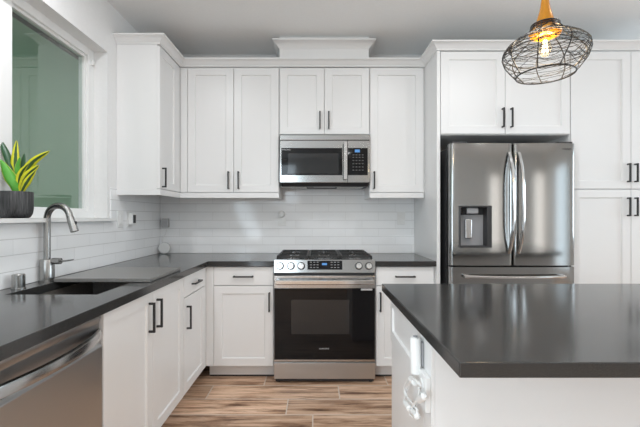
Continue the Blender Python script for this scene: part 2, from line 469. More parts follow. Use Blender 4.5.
# crown moulding on top of the wall cabinets
def crown_mesh(path, prof):
    mb = MB(); R = []
    P = [Vector(p) for p in path]
    for i, p in enumerate(P):
        d0 = (P[i] - P[i - 1]).normalized() if i else None
        d1 = (P[i + 1] - P[i]).normalized() if i < len(P) - 1 else None
        r0 = Vector((d0.y, -d0.x)) if d0 else None; r1 = Vector((d1.y, -d1.x)) if d1 else None
        if r0 is None: nrm = r1
        elif r1 is None: nrm = r0
        else:
            nrm = (r0 + r1).normalized(); nrm = nrm / max(.2, nrm.dot(r0))
        R.append([mb.v((p.x + nrm.x * o, p.y + nrm.y * o, z)) for o, z in prof])
    return mb.skin(R)
ZC = 2.492
CP = [(-.018, ZC), (.003, ZC), (.003, ZC + .010), (.009, ZC + .014), (.015, ZC + .022), (.026, ZC + .033), (.040, ZC + .041), (.050, ZC + .046), (.052, ZC + .055), (-.018, ZC + .055)]
struct('trim_3', crown_mesh([(XL + .001, 2.737), (-1.126, 2.737), (-1.126, 3.15), (.9035, 3.15), (.9035, 2.84), (2.82, 2.84)], CP), 'paint', smooth=True)

# ------------------------------------------------------------------ tiled backsplash
o = obj('backsplash', MB().box(XL + .010, .903, YB - .009, YB - .0005, .9155, 1.51), 'tile_x')
tag(o, 'glossy white subway tile backsplash on the back wall behind the range', 'backsplash')
b = MB(); b.box(XL + .0005, XL + .009, .862, WY1, .9155, 1.216).box(XL + .0005, XL + .009, WY1 + .031, YB - .0005, .9155, 1.45)
b.box(XL + .0005, XL + .009, WY1, WY1 + .031, .9155, 1.216)
o = obj('backsplash', b, 'tile_y')
tag(o, 'glossy white subway tile backsplash on the left wall under the window behind the faucet', 'backsplash')

# ------------------------------------------------------------------ cabinets
def cabinet(label, x, y, rz, w, depth, z0, z1, toe=True, name='base_cabinet', group=None, solid=True, left=0.0, toedepth=.10):
    X = frame(x, y, rz)
    p = X @ Vector((w / 2, depth / 2, 0))
    root = thing(name, label, 'cabinet', (p.x, p.y, 0 if toe else z0), rz, group)
    zc = z0
    if solid: obj('carcass', MB(X).box(-left, w, .0205, depth, zc, z1), 'paint', root)
    else:
        b = MB(X); k = .018
        b.box(0, k, .0205, depth, zc, z1).box(w - k, w, .0205, depth, zc, z1)
        b.box(k, w - k, .0205, depth, zc, zc + k).box(k, w - k, depth - .008, depth, zc + k, z1)
        b.box(k, w - k, .0205, .04, z1 - .03, z1)
        obj('carcass', b, 'paint', root)
    if toe: obj('toe_kick', MB(X).box(-left, w, toedepth, toedepth + .016, 0.0125, zc - .0005), 'paint', root)
    if toe: obj('base_strip', MB(X).box(-left, w, toedepth + .001, toedepth + .015, 0, .012), 'dark', root, label='dark strip along the floor')  # thin dark strip below the toe kick
    return root, X
def door(root, X, x0, x1, z0, z1, hx=None, hz=None, L=.145, st=.062, rail=.058, hh=True):
    d = obj('door', MB(X).shaker(x0, x1, z0, z1, .02, .02, st, rail), 'paint', root)
    if hx is not None:
        obj('handle', MB(X).pull(hx, hz, L, 0.0), 'black', d, bevel=.0015, label='black bar handle')
    return d
def drawer(root, X, x0, x1, z0, z1, L=.15, shaker=False):
    b = MB(X)
    b.shaker(x0, x1, z0, z1, .02, .02, .05, .045) if shaker else b.slab(x0, x1, z0, z1, .02, .02)
    d = obj('drawer', b, 'paint', root)
    if L: obj('handle', MB(X).pull((x0 + x1) / 2, (z0 + z1) / 2 - .002, L, 0.0, False), 'black', d, bevel=.0015, label='black bar handle')
    return d
R90 = PI / 2
ZB0, ZB1 = .110, .873
# left run (fronts at x=-.832, facing +X)
c, X = cabinet('white sink base cabinet with two doors beside the dishwasher', -.832, 1.487, R90, .905, .60, ZB0, ZB1, solid=False)
door(c, X, .003, .449, .118, .868, .405, .745, .15)
door(c, X, .453, .902, .118, .868, .497, .745, .15)
c, X = cabinet('narrow white base cabinet with one drawer and door between sink cabinet and corner', -.832, 2.394, R90, .4795, .60, ZB0, ZB1)
drawer(c, X, .004, .436, .735, .868)
door(c, X, .004, .436, .118, .729, .052, .60, .15)
obj('filler', MB(X).box(.439, .479, .001, .0205, .118, .868), 'paint', c)
# back run left of the range: blind corner cabinet
c, X = cabinet('white base cabinet with drawer and door left of the range', -.832, 2.875, 0, .5125, .622, ZB0, ZB1, left=0.0)
drawer(c, X, .060, .508, .730, .868)
door(c, X, .060, .508, .118, .724, .480, .605, .145)
obj('filler', MB(X).box(.000, .057, .0005, .02, .118, .868), 'paint', c)
c, X = cabinet('narrow white base cabinet with drawer and door right of the range', .449, 2.875, 0, .454, .622, ZB0, ZB1)
drawer(c, X, .006, .441, .730, .868)
door(c, X, .006, .441, .118, .724, .036, .605, .145)
# wall cabinets
ZU0, ZU1 = 1.404, 2.49
def rail(root, X, x0, x1, retl=None, retr=None, depth=.34):
    b = MB(X); b.box(x0, x1, -.004, .018, ZU0, ZU0 + .042)
    obj('light_rail', b, 'paint', root, bevel=.002)
c, X = cabinet('white wall cabinet with one door on the left wall beside the window', -1.126, 2.737, R90, .412, .312, ZU0 + .0425, ZU1, False, 'wall_cabinet')
door(c, X, .004, .345, 1.452, 2.482, .045, 1.535)
obj('filler', MB(X).box(.348, .4105, .001, .02, 1.452, 2.482), 'paint', c)
obj('light_rail', MB(X).box(-.003, .4105, -.004, .018, ZU0, ZU0 + .042).box(-.003, .018, .018, .312, ZU0, ZU0 + .042), 'paint', c, bevel=.002)
c, X = cabinet('white double door wall cabinet on the back wall left of the microwave', -1.1255, 3.15, 0, .819, .339, ZU0 + .0425, ZU1, False, 'wall_cabinet')
obj('filler', MB(X).box(.001, .058, .001, .02, 1.452, 2.482), 'paint', c)
door(c, X, .061, .4415, 1.452, 2.482, .402, 1.55)
door(c, X, .4455, .815, 1.452, 2.482, .485, 1.55)
obj('light_rail', MB(X).box(.001, .819, -.004, .018, ZU0, ZU0 + .042).box(.799, .819, .018, .339, ZU0, ZU0 + .042), 'paint', c, bevel=.002)
c, X = cabinet('short white double door cabinet above the microwave', -.3055, 3.15, 0, .750, .339, 1.926, ZU1, False, 'wall_cabinet')
door(c, X, .005, .3725, 1.932, 2.482, .338, 2.045)
door(c, X, .3765, .746, 1.932, 2.482, .411, 2.045)
c, X = cabinet('white single door wall cabinet on the back wall right of the microwave', .4455, 3.15, 0, .4575, .339, ZU0 + .0425, ZU1, False, 'wall_cabinet')
door(c, X, .004, .443, 1.452, 2.482, .035, 1.55)
obj('light_rail', MB(X).box(-.001, .447, -.004, .018, ZU0, ZU0 + .042).box(0, .018, .018, .339, ZU0, ZU0 + .042), 'paint', c, bevel=.002)
# fridge surround
o = obj('end_panel', MB().box(.9035, .9285, 2.84, 3.489, 0, ZU1), 'paint', bevel=.0015)
tag(o, 'tall white end panel between the counter and the left side of the refrigerator', 'panel')
c, X = cabinet('white double door cabinet above the refrigerator', .929, 2.84, 0, .973, .64, 1.862, ZU1, False, 'wall_cabinet')
door(c, X, .004, .4835, 1.868, 2.482, .463, 1.985, .145)
door(c, X, .4875, .969, 1.868, 2.482, .527, 1.985, .145)
c, X = cabinet('tall white pantry cabinet with four doors right of the refrigerator', 1.903, 2.84, 0, .905, .64, ZB0, ZU1, True, 'pantry_cabinet')
for x0, x1, hx in ((.004, .450, .425), (.4545, .901, .480)):
    door(c, X, x0, x1, 1.457, 2.482, hx, 1.575, .14)
    door(c, X, x0, x1, .118, 1.450, hx, 1.322, .14)
# duct chase over the microwave cabinet
d = thing('duct_cover', 'white boxed duct cover with crown on top of the cabinets at the ceiling', 'duct cover', (.068, 3.3, 2.548))
obj('box', MB().box(-.302, .437, 3.15, 3.499, 2.5475, HC - .001), 'paint', d)
z = 2.641
DP = [(.0005, z), (.006, z), (.008, z + .008), (.014, z + .014), (.040, z + .046), (.052, z + .052), (.054, z + .062), (.0005, z + .062)]
obj('crown', crown_mesh([(-.302, 3.4985), (-.302, 3.15), (.437, 3.15), (.437, 3.4985)][::1], DP), 'paint', d, smooth=True)

# ------------------------------------------------------------------ countertops
ZT0, ZT1 = .8745, .914
xs = [XL + .001, -1.33, -.938, -.81, -.320]; ys = [.862, 1.628, 2.27, 2.85, YB - .001]
inc = {(i, j) for i in range(3) for j in range(4)} - {(1, 1)} | {(3, 3)}
o = obj('countertop', MB().cells(xs, ys, inc, ZT0, ZT1), 'quartz', bevel=.002)
tag(o, 'dark grey quartz countertop along the left wall and corner with the sink cut into it', 'countertop')
o = obj('countertop', MB().box(.449, .903, 2.85, YB - .001, ZT0, ZT1), 'quartz', bevel=.002)
tag(o, 'short dark grey quartz countertop between the range and the refrigerator panel', 'countertop')

# ------------------------------------------------------------------ sink
sk = thing('sink', 'black undermount sink set into the counter below the window', 'sink', (-1.134, 1.95, .66))
sx0, sx1, sy0, sy1 = -1.336, -.932, 1.622, 2.276
k = .012
b = MB(); b.box(sx0 - k, sx0, sy0 - k, sy1 + k, .66, .8735).box(sx1, sx1 + k, sy0 - k, sy1 + k, .66, .8735)
b.box(sx0, sx1, sy0 - k, sy0, .66, .8735).box(sx0, sx1, sy1, sy1 + k, .66, .8735).box(sx0, sx1, sy0, sy1, .66, .672)
obj('basin', b, 'granite', sk)
obj('drain', MB().lathe([(.045, 0), (.045, .003), (.036, .004), (.03, -.0), (.006, .001)], (-1.134, 1.95, .6725), 28), 'nickel', sk, smooth=True)
o = obj('sink_board', MB().box(-1.334, -.842, 1.93, 2.364, .9145, .934), 'board', bevel=.003)
tag(o, 'flat dark grey board lying across the far end of the sink', 'board')

# faucet
fx, fy = -1.394, 1.97
fa = thing('faucet', 'brushed nickel gooseneck pull down faucet behind the sink', 'faucet', (fx, fy, ZT1))
obj('body', MB().lathe([(.037, .0003), (.037, .006), (.0335, .008), (.0335, .110), (.032, .113), (.018, .114)], (fx, fy, ZT1), 32), 'nickel', fa, smooth=True)
pts = [(fx, fy, 1.029), (fx, fy, 1.10), (fx, fy, 1.18)]
r = .0675; zc = 1.237
ux, uy = .985, -.17
for i in range(0, 19):
    a = PI - i * (PI * .94) / 18
    dd = r + r * math.cos(a)
    pts.append((fx + dd * ux, fy + dd * uy, zc + r * math.sin(a)))
obj('neck', MB().tube(pts, .0160, 20), 'nickel', fa, smooth=True)
e = Vector(pts[-1]); dr = (e - Vector(pts[-2])).normalized(); dr = (dr + Vector((.10 * ux, .1 * uy, 0))).normalized()
obj('spray_head', MB().tube([e - dr * .004, e + dr * .002, e + dr * .01, e + dr * .07, e + dr * .083, e + dr * .084], [.0145, .0165, .017, .0195, .0195, .014], 20), 'nickel', fa, smooth=True)
q = e + dr * .04
obj('spray_button', MB().box(q.x + .0145, q.x + .0215, q.y - .006, q.y + .006, q.z - .018, q.z + .012), 'dark', fa, bevel=.002)
hd = obj('handle', MB().tube([(fx + .029, fy, 1.018), (fx + .030, fy, 1.018), (fx + .072, fy - .004, 1.018), (fx + .0725, fy - .004, 1.018)], [.012, .0165, .0165, .012], 18), 'nickel', fa, smooth=True)
obj('lever', MB().tube([(fx + .07, fy - .004, 1.018), (fx + .10, fy - .006, 1.020), (fx + .142, fy - .008, 1.026)], [.0045, .004, .0035], 10), 'nickel', hd, smooth=True)
o = obj('air_gap', MB().lathe([(.029, .0005), (.029, .004), (.026, .006), (.026, .064), (.0235, .067), (.0, .067)], (-1.381, 1.764, ZT1), 28, True), 'nickel', smooth=True)
tag(o, 'short round brushed nickel air gap cap on the counter left of the faucet', 'air gap')

# ------------------------------------------------------------------ dishwasher
DX = -.832
dw = thing('dishwasher', 'stainless steel dishwasher under the left counter beside the sink cabinet', 'dishwasher', (-1.12, 1.18, 0))
y0, y1 = .884, 1.4835
obj('tub', MB().box(-1.42, DX - .045, y0 + .004, y1 - .004, .10, .865), 'charcoal', dw)
obj('toe_kick', MB().box(DX - .10, DX - .085, y0, y1, 0, .099), 'dark', dw)
db = MB()
prof = [(DX - .044, .112), (DX, .112), (DX, .745), (DX - .012, .757), (DX - .012, .835), (DX - .006, .855), (DX - .006, .866), (DX - .044, .866)]
db.prism(prof, 'y', y0 + .003, y1 - .003)
dd = obj('door', db, 'steeldw', dw, bevel=.0025)
hb = MB(); R = []
n = 24
for i in range(n + 1):
    u = -1 + 2 * i / n
    out = .052 * (1 - u * u) ** .8 + .0005
    yy = (y0 + y1) / 2 + u * (y1 - y0 - .02) / 2
    xa = DX - .011 + out
    R.append([hb.v((xa, yy, .776)), hb.v((xa + .010, yy, .781)), hb.v((xa + .012, yy, .798)), hb.v((xa + .008, yy, .812)), hb.v((xa - .003, yy, .815)), hb.v((xa - .006, yy, .782))])
hb.skin(R)
obj('handle', hb, 'steellight', dd, smooth=True)
text('logo', 'SAMSUNG', .022, 'printdark', dd, (DX - .0112, .958, .826), FACE_RIGHT)

o = obj('end_panel', MB().box(-1.43, DX, .8635, .8825, 0, .8735), 'paint', bevel=.001)
tag(o, 'white end panel closing the left counter run next to the dishwasher', 'panel')
# ------------------------------------------------------------------ range
RX0, RX1 = -.3155, .4445
ra = thing('gas_range', 'stainless steel gas range with black oven door between the base cabinets', 'range', (.0645, 3.15, 0))
obj('body', MB().box(RX0 + .002, RX1 - .002, 2.875, 3.47, .035, .903), 'charcoal', ra)
obj('cooktop', MB().box(RX0, RX1, 2.868, 3.475, .9035, .924), 'blackenamel', ra, bevel=.004)
obj('rear_trim', MB().box(RX0 + .02, RX1 - .02, 3.44, 3.474, .9245, .945), 'steellight', ra, bevel=.003)
gw = (RX1 - RX0 - .03) / 3
for gi in range(3):
    a = RX0 + .015 + gi * gw + .002; c_ = a + gw - .004; ym0, ym1 = 2.885, 3.43
    g_ = MB(); t_ = .007; zz0, zz1 = .936, .951
    for xx in (a + t_, c_ - t_): g_.box(xx - t_, xx + t_, ym0, ym1, zz0, zz1)
    for yy in (ym0 + t_, (ym0 + ym1) / 2, ym1 - t_): g_.box(a + 2 * t_, c_ - 2 * t_, yy - t_, yy + t_, zz0, zz1)
    xm = (a + c_) / 2
    for yy0, yy1 in ((ym0 + 2 * t_, ym0 + .08), (ym0 + .19, ym0 + .26), (ym1 - .26, ym1 - .19), (ym1 - .08, ym1 - 2 * t_)):
        g_.box(xm - .006, xm + .006, yy0, yy1, zz0, zz1 + .001)
    for yy in ((ym0 * .75 + ym1 * .25), (ym0 * .25 + ym1 * .75)):
        g_.box(a + 2 * t_, a + .075, yy - .006, yy + .006, zz0, zz1 + .001); g_.box(c_ - .075, c_ - 2 * t_, yy - .006, yy + .006, zz0, zz1 + .001)
    for xx in (a + t_, c_ - t_):
        for yy in (ym0 + t_, ym1 - t_): g_.box(xx - t_, xx + t_, yy - t_, yy + t_, .9245, zz0)
    obj('grate', g_, 'iron', ra, bevel=.0015)
for bx, by, br in ((-.19, 3.02, .045), (-.19, 3.29, .035), (.0645, 3.155, .05), (.319, 3.02, .042), (.319, 3.29, .036)):
    bn = obj('burner', MB().lathe([(br, .0005), (br * .95, .006), (br * .8, .007)], (bx, by, .924), 24), 'steellight', ra, smooth=True)
    obj('cap', MB().lathe([(br * .72, 0), (br * .74, .0035), (br * .6, .0045)], (bx, by, .9313), 24), 'iron', bn, smooth=True)
# slanted control panel
CPf = ((2.836, .829), (2.852, .926))
ph = Vector((0, CPf[1][0] - CPf[0][0], CPf[1][1] - CPf[0][1])); pu = ph.normalized(); pn = Vector((0, -pu.z, pu.y))
cpn = obj('control_panel', MB().prism([CPf[0], CPf[1], (2.8675, .928), (2.8735, .928), (2.8735, .829)], 'x', RX0, RX1), 'steel', ra, bevel=.002)
def onpanel(x, t, out=0): return Vector((x, CPf[0][0], CPf[0][1])) + ph * t + pn * out
db = MB()
A = [onpanel(x, t_, o_) for o_ in (.0003, .002) for x, t_ in ((-.064, .24), (.197, .24), (.197, .92), (-.064, .92))]
vs = [db.v(p) for p in A]
for q in ((0, 1, 2, 3), (4, 5, 6, 7), (0, 1, 5, 4), (1, 2, 6, 5), (2, 3, 7, 6), (3, 0, 4, 7)): db.f([vs[i] for i in q])
ds = obj('display', db, 'blackgloss', cpn)
def chip(mb, x0, x1, t0, t1, o0=.0022, o1=.0028):
    vs = [mb.v(onpanel(x, t_, o_)) for o_ in (o0, o1) for x, t_ in ((x0, t0), (x1, t0), (x1, t1), (x0, t1))]
    for q in ((0, 1, 2, 3), (4, 5, 6, 7), (0, 1, 5, 4), (1, 2, 6, 5), (2, 3, 7, 6), (3, 0, 4, 7)): mb.f([vs[i] for i in q])
    return mb
obj('clock', chip(MB(), .045, .082, .58, .74), 'blueled', ds)
for x in (-.045, -.02, .005, .11, .135, .16):
    for t_ in (.38, .58, .78): obj('key', chip(MB(), x, x + .014, t_, t_ + .05), 'printdim', ds)
for x in (-.268, -.187, -.1105, .319, .394):
    p = onpanel(x, .52, .0005); 
    kb = MB().tube([p + pn * .007, p + pn * .0072, p + pn * .030, p + pn * .033, p + pn * .0332], [.020, .0235, .0215, .0195, .005], 28)
    kn = obj('knob', kb, 'chrome', ra, smooth=True)
    obj('skirt', MB().tube([p, p + pn * .005, p + pn * .0065], [.0285, .0285, .026], 28), 'charcoal', kn, smooth=True)
    q = p + pn * .0335
    obj('pointer', MB().tube([q + pu * .004, q + pu * .017], .0016, 6), 'dark', kn)
# oven door
od = obj('oven_door', MB().box(RX0 + .002, RX1 - .002, 2.840, 2.872, .164, .807), 'steellight', ra, bevel=.003)
obj('door_glass', MB().box(RX0 + .004, RX1 - .004, 2.8355, 2.8395, .181, .714), 'blackgloss', od, bevel=.001)
M['ovenwin'] = mat('oven_window_tint', (.017, .0175, .0185), .07)
obj('window', MB().box(-.185, .248, 2.8346, 2.8354, .372, .628), 'ovenwin', od)
text('logo', 'SAMSUNG', .0145, 'print', od, (.061, 2.8352, .263), FACE_FRONT, 1.15)
hn = MB()
hn.prism([(2.782, .752), (2.79, .748), (2.800, .75), (2.803, .766), (2.800, .782), (2.79, .784), (2.782, .780)], 'x', -.297, .428)
hd = obj('handle', hn, 'chrome', od, bevel=.003)
for x in (-.285, .416): obj('handle_bracket', MB().box(x - .012, x + .012, 2.803, 2.8398, .752, .780), 'steellight', hd, bevel=.002)
obj('sticker', MB().box(.335, .42, 2.8347, 2.8354, .698, .712), 'print', od)
obj('lower_drawer', MB().box(RX0 + .001, RX1 - .001, 2.842, 2.872, .034, .157), 'steeldw', ra, bevel=.003)
obj('plinth', MB().box(RX0 + .01, RX1 - .01, 2.865, 3.4, .010, .034), 'dark', ra)
for x in (RX0 + .03, RX1 - .03):
    for y in (2.89, 3.42): obj('foot', MB().cyl((x, y, 0), (x, y, .0335), .016), 'dark', ra)

# ------------------------------------------------------------------ microwave
MX0, MX1, MY = -.298, .4425, 3.11
mw = thing('microwave', 'stainless steel over the range microwave with black glass door', 'microwave', (.072, 3.3, 1.50))
obj('body', MB().box(MX0 + .004, MX1 - .004, 3.146, 3.488, 1.528, 1.918), 'charcoal', mw)
obj('vent_strip', MB().box(MX0, MX1, MY + .004, 3.1455, 1.876, 1.918), 'steel', mw, bevel=.003)
md = obj('door', MB().box(MX0, .258, MY, 3.1455, 1.528, 1.873), 'steel', mw, bevel=.003)
gx = lambda x: (x - 316) * MY / 380
gz = lambda y: CAMZ - (y - 217) * MY / 380
obj('door_glass', MB().box(gx(281.3), gx(342.3), MY - .002, MY - .0003, gz(175.2), gz(148)), 'blackgloss', md)
obj('window', MB().box(gx(288), gx(338.5), MY - .0028, MY - .0022, gz(173.6), gz(153.5)), 'ovenwin', md)
text('logo', 'SAMSUNG', .017, 'print', md, (gx(285.6), MY - .0024, gz(149.8)), FACE_FRONT)
hn = MB(); hn.box(gx(343.2), gx(347.0), MY - .045, MY - .033, gz(179.8), gz(142.8))
hd = obj('handle', hn, 'steellight', md, bevel=.004)
for zz in (gz(177.6), gz(145)): obj('handle_bracket', MB().box(gx(344.2), gx(346.0), MY - .033, MY - .0005, zz - .01, zz + .01), 'steellight', hd)
cp = obj('control_panel', MB().box(.2595, MX1, MY, 3.1455, 1.528, 1.873), 'steel', mw, bevel=.003)
cg = obj('touch_panel', MB().box(gx(347.6), gx(367.7), MY - .002, MY - .0003, gz(175.2), gz(148)), 'blackgloss', cp)
obj('display', MB().box(gx(354.8), gx(359.8), MY - .0028, MY - .0022, gz(152.4), gz(149.6)), 'blueled', cg)
for yy in (154.6, 157, 160.2, 163.4, 166.6, 169.8):
    for xx in (352.5, 355.6, 358.7, 361.8):
        obj('key', MB().box(gx(xx), gx(xx + 1.7), MY - .0026, MY - .0022, gz(yy + .7), gz(yy)), 'printdark', cg)
b = MB(); b.prism([(3.125, 1.5275), (3.15, 1.500), (3.486, 1.500), (3.486, 1.5275)], 'x', MX0 + .012, MX1 - .012)
un = obj('underside', b, 'dark', mw)
for x in (-.17, .31): obj('filter', MB().box(x - .13, x + .09, 3.20, 3.40, 1.497, 1.4998), 'nickel', un)
obj('lamp_cover', MB().box(-.02, .16, 3.18, 3.26, 1.4975, 1.4998), 'printdim', un)

# ------------------------------------------------------------------ refrigerator
FX0, FX1, FY = .966, 1.868, 2.722
fr = thing('refrigerator', 'stainless steel french door refrigerator with water dispenser under white cabinets', 'refrigerator', (1.40, 3.1, 0))
obj('case', MB().box(FX0 + .006, FX1 - .006, 2.806, 3.46, .03, 1.755), 'charcoal', fr, bevel=.004)
obj('base_grille', MB().box(FX0 + .02, FX1 - .02, 2.79, 2.83, .0, .06), 'dark', fr)
for x in (FX0 + .07, FX1 - .07): obj('hinge_cover', MB().box(x - .055, x + .055, 2.74, 2.86, 1.7775, 1.79), 'charcoal', fr, bevel=.006)
def bowed(x0, x1, z0, z1, yf, yb, bow=.012, rad=.022, hole=None, n=18):
    """door with a slightly bowed front, rounded upright edges and an optional rectangular opening"""
    mb = MB(); xsl = []
    for i in range(5): a = i / 4 * PI / 2; xsl.append((x0 + rad - rad * math.cos(a), rad * (1 - math.sin(a))))
    mids = [x0 + rad + (x1 - x0 - 2 * rad) * i / n for i in range(1, n)]
    if hole: mids = sorted([x for x in mids if min(abs(x - hole[0]), abs(x - hole[1])) > .008] + [hole[0], hole[1]])
    xsl += [(x, 0) for x in mids]
    for i in range(5): a = PI / 2 - i / 4 * PI / 2; xsl.append((x1 - rad + rad * math.cos(a), rad * (1 - math.sin(a))))
    xm, hw = (x0 + x1) / 2, (x1 - x0) / 2
    def yy(x, e): return yf + e + bow * ((x - xm) / hw) ** 2
    zs = [z0, z1] if not hole else [z0, hole[2], hole[3], z1]
    F = [[mb.v((x, yy(x, e), z)) for x, e in xsl] for z in zs]
    B = [[mb.v((xsl[0][0], yb, z)), mb.v((xsl[-1][0], yb, z))] for z in zs]
    for j in range(len(zs) - 1):
        for i in range(len(xsl) - 1):
            xc = (xsl[i][0] + xsl[i + 1][0]) / 2
            if hole and j == 1 and hole[0] < xc < hole[1]: continue
            mb.f([F[j][i], F[j][i + 1], F[j + 1][i + 1], F[j + 1][i]])
        mb.f([F[j][0], F[j + 1][0], B[j + 1][0], B[j][0]]); mb.f([F[j][-1], B[j][1], B[j + 1][1], F[j + 1][-1]])
        mb.f([B[j][0], B[j + 1][0], B[j + 1][1], B[j][1]])
    mb.f(F[0] + [B[0][1], B[0][0]]); mb.f(F[-1][::-1] + [B[-1][0], B[-1][1]])
    return mb, yy
px = lambda x: (x - 316) * FY / 380
pz = lambda y: CAMZ - (y - 217) * FY / 380
XS = px(514.3)
HL = (px(459.3), px(491.7), pz(247.7), pz(205.6))
mbd, yyl = bowed(FX0, XS - .003, .898, 1.776, FY, 2.800, hole=HL)
ld = obj('door', mbd, 'steel', fr, smooth=True)
mbd, yyr = bowed(XS + .003, FX1, .898, 1.776, FY, 2.800)
rd = obj('door', mbd, 'steel', fr, smooth=True)
mbd, yyf = bowed(FX0, FX1, .075, .886, FY, 2.800, n=26)
fd = obj('freezer_drawer', mbd, 'steel', fr, smooth=True)
# dispenser recess in the left door
h0, h1, hz0, hz1 = HL
yf = max(yyl(h0, 0), yyl(h1, 0)) + .001; dep = 2.794
b = MB()
b.box(h0 - .001, h0 + .010, yf - .012, dep, hz0, hz1).box(h1 - .034, h1 + .001, yf - .010, dep, hz0, hz1)
b.box(h0 + .010, h1 - .034, yf - .012, dep, hz0, hz0 + .012).box(h0 + .010, h1 - .034, yf - .012, dep, hz1 - .012, hz1)
b.box(h0 + .010, h1 - .034, dep - .008, dep, hz0 + .012, hz1 - .012)
dp = obj('dispenser', b, 'dark', ld, bevel=.002)
obj('back_plate', MB().box(h0 + .011, h1 - .035, dep - .012, dep - .0085, hz0 + .013, hz1 - .066), 'greyplastic', dp)
obj('paddle', MB().box(h0 + .055, h0 + .105, 2.752, 2.770, hz0 + .065, hz0 + .205), 'steellight', dp, bevel=.006)
obj('spout', MB().box(h0 + .062, h0 + .145, 2.735, 2.78, hz1 - .058, hz1 - .014), 'greyplastic', dp, bevel=.008)
obj('control_strip', MB().box(h0 + .012, h0 + .06, 2.738, 2.78, hz1 - .062, hz1 - .014), 'blackgloss', dp, bevel=.002)
# bowed vertical handles
def vhandle(root, x, yface, z0, z1, lean):
    hb = MB(); pts = []; n = 22
    for i in range(n + 1):
        u = -1 + 2 * i / n
        o_ = .058 * (1 - abs(u) ** 3.2) + .004
        pts.append((x + lean * (1 - u * u), yface - o_, (z0 + z1) / 2 + u * (z1 - z0) / 2))
    R = [[hb.v((p[0] + sx * .0125, p[1] + sy, p[2])) for sx, sy in ((-1, .004), (-.75, -.006), (0, -.010), (.75, -.006), (1, .004), (0, .009))] for p in pts]
    return obj('handle', hb.skin(R), 'steellight', root, smooth=True)
vhandle(ld, XS - .034, yyl(XS - .034, 0), pz(253.5), pz(152), .004)
vhandle(rd, XS + .034, yyr(XS + .034, 0), pz(253.5), pz(152), .004)
hb = MB(); R = []
for i in range(25):
    u = -1 + 2 * i / 24; x = px(513.3) + u * (px(563.5) - px(463)) / 2
    y = yyf(x, 0) - .052 + .020 * u * u
    z = pz(276.5) + .004 * u * u
    R.append([hb.v((x, y - .009, z - .007)), hb.v((x, y - .011, z)), hb.v((x, y - .008, z + .008)), hb.v((x, y + .007, z + .010)), hb.v((x, y + .009, z)), hb.v((x, y + .007, z - .010))])
hd = obj('handle', hb.skin(R), 'chrome', fd, smooth=True)
for s_ in (-1, 1):
    x = px(513.3) + s_ * (px(560.5) - px(466)) / 2
    obj('handle_bracket', MB().box(x - .016, x + .016, yyf(x, 0) - .030, yyf(x, 0) + .001, pz(276.5) - .011, pz(276.5) + .015), 'chrome', hd, bevel=.003)
text('logo', 'SAMSUNG', .020, 'printdark', rd, (px(565.5), yyr(px(565.5), 0) - .0012, pz(149)), FACE_FRONT)

# ------------------------------------------------------------------ island
IX, IY0, IY1 = .378, 1.206, 1.837
isl = thing('island_cabinet', 'white kitchen island cabinet with overhanging dark counter', 'island', (1.4, 1.52, 0))
obj('body', MB().box(IX, 2.35, IY0, IY1, .0, ZB1), 'paint', isl, bevel=.001)
XI = frame(IX - .0205, IY1, -R90)
dr = obj('drawer', MB(XI).shaker(.004, .535, .655, .868, .02, .018, .034, .05), 'paint', isl)
obj('corner_post', MB().box(IX - .012, IX - .0005, IY0, IY0 + .085, .0, .872), 'paint', isl, bevel=.001)
obj('end_panel', MB().box(IX - .012, IX - .0005, IY0 + .087, IY1, .0, .650), 'paint', isl, bevel=.001)
o = obj('countertop', MB().box(.3275, 2.45, .8665, 1.894, .878, .914), 'quartz', bevel=.003)
tag(o, 'large dark grey quartz slab on top of the island', 'countertop')

# outlet, charger and cord on the island end
xo = IX - .0125
def P(x, y, out):    # point on the island end seen at a pixel, kept 'out' in front of the face
    X_ = xo - out; Y_ = X_ * 380 / (x - 316); return Vector((X_, Y_, CAMZ - (y - 217) * Y_ / 380))
ot = thing('wall_outlet', 'white outlet box on the end of the island below the charger', 'outlet', (xo, 1.24, .62))
obj('plate', MB().box(xo - .018, xo, 1.207, 1.292, .622, .735), 'whiteplastic', ot, bevel=.003)
for z in (.655, .70): obj('socket', MB().cyl((xo - .0182, 1.25, z), (xo - .0215, 1.25, z), .015, None, 20), 'whiteplastic', ot, smooth=True)
pc = P(415.6, 355, .026)
o = thing('charger', 'white cylindrical charger fixed upright on the island end under the counter', 'charger', (pc.x, pc.y, .713))
lo_, hi_ = Vector((pc.x, pc.y - .004, .713)), Vector((pc.x, pc.y + .004, .836))
L2 = lambda t_: lo_.lerp(hi_, t_)
obj('body', MB().tube([L2(0), L2(.03), L2(.93), L2(.985), L2(1)], [.013, .0175, .0185, .016, .009], 22), 'whiteplastic', o, smooth=True)
obj('tip', MB().cyl(L2(1.001), L2(1.035), .008), 'greyplastic', o)
obj('clip', MB().box(xo - .0085, xo - .0005, pc.y - .012, pc.y + .012, .74, .82), 'greyplastic', o, bevel=.002)
cw = thing('power_cord', 'looped white cord with plugs hanging from the island outlet', 'cord', (xo - .03, 1.34, .52))
def spline(ps, n=8):
    out = []
    for i in range(len(ps) - 1):
        p0, p1, p2, p3 = ps[max(i - 1, 0)], ps[i], ps[i + 1], ps[min(i + 2, len(ps) - 1)]
        for k_ in range(n):
            t_ = k_ / n
            out.append(.5 * ((2 * p1) + (p2 - p0) * t_ + (2 * p0 - 5 * p1 + 4 * p2 - p3) * t_ * t_ + (3 * p1 - p0 - 3 * p2 + p3) * t_ ** 3))
    return out + [ps[-1]]
lp = [P(420, 385, .03), P(415, 380, .035), P(409, 379, .035), P(404.5, 386, .035), P(406, 395, .03), P(412, 403, .03), P(417, 410, .03), P(415, 418, .03), P(410, 414, .03), P(414, 404, .034), P(420, 397, .034), P(424, 396, .028)]
obj('cord', MB().tube(spline(lp), .0042, 8), 'whiteplastic', cw, smooth=True)
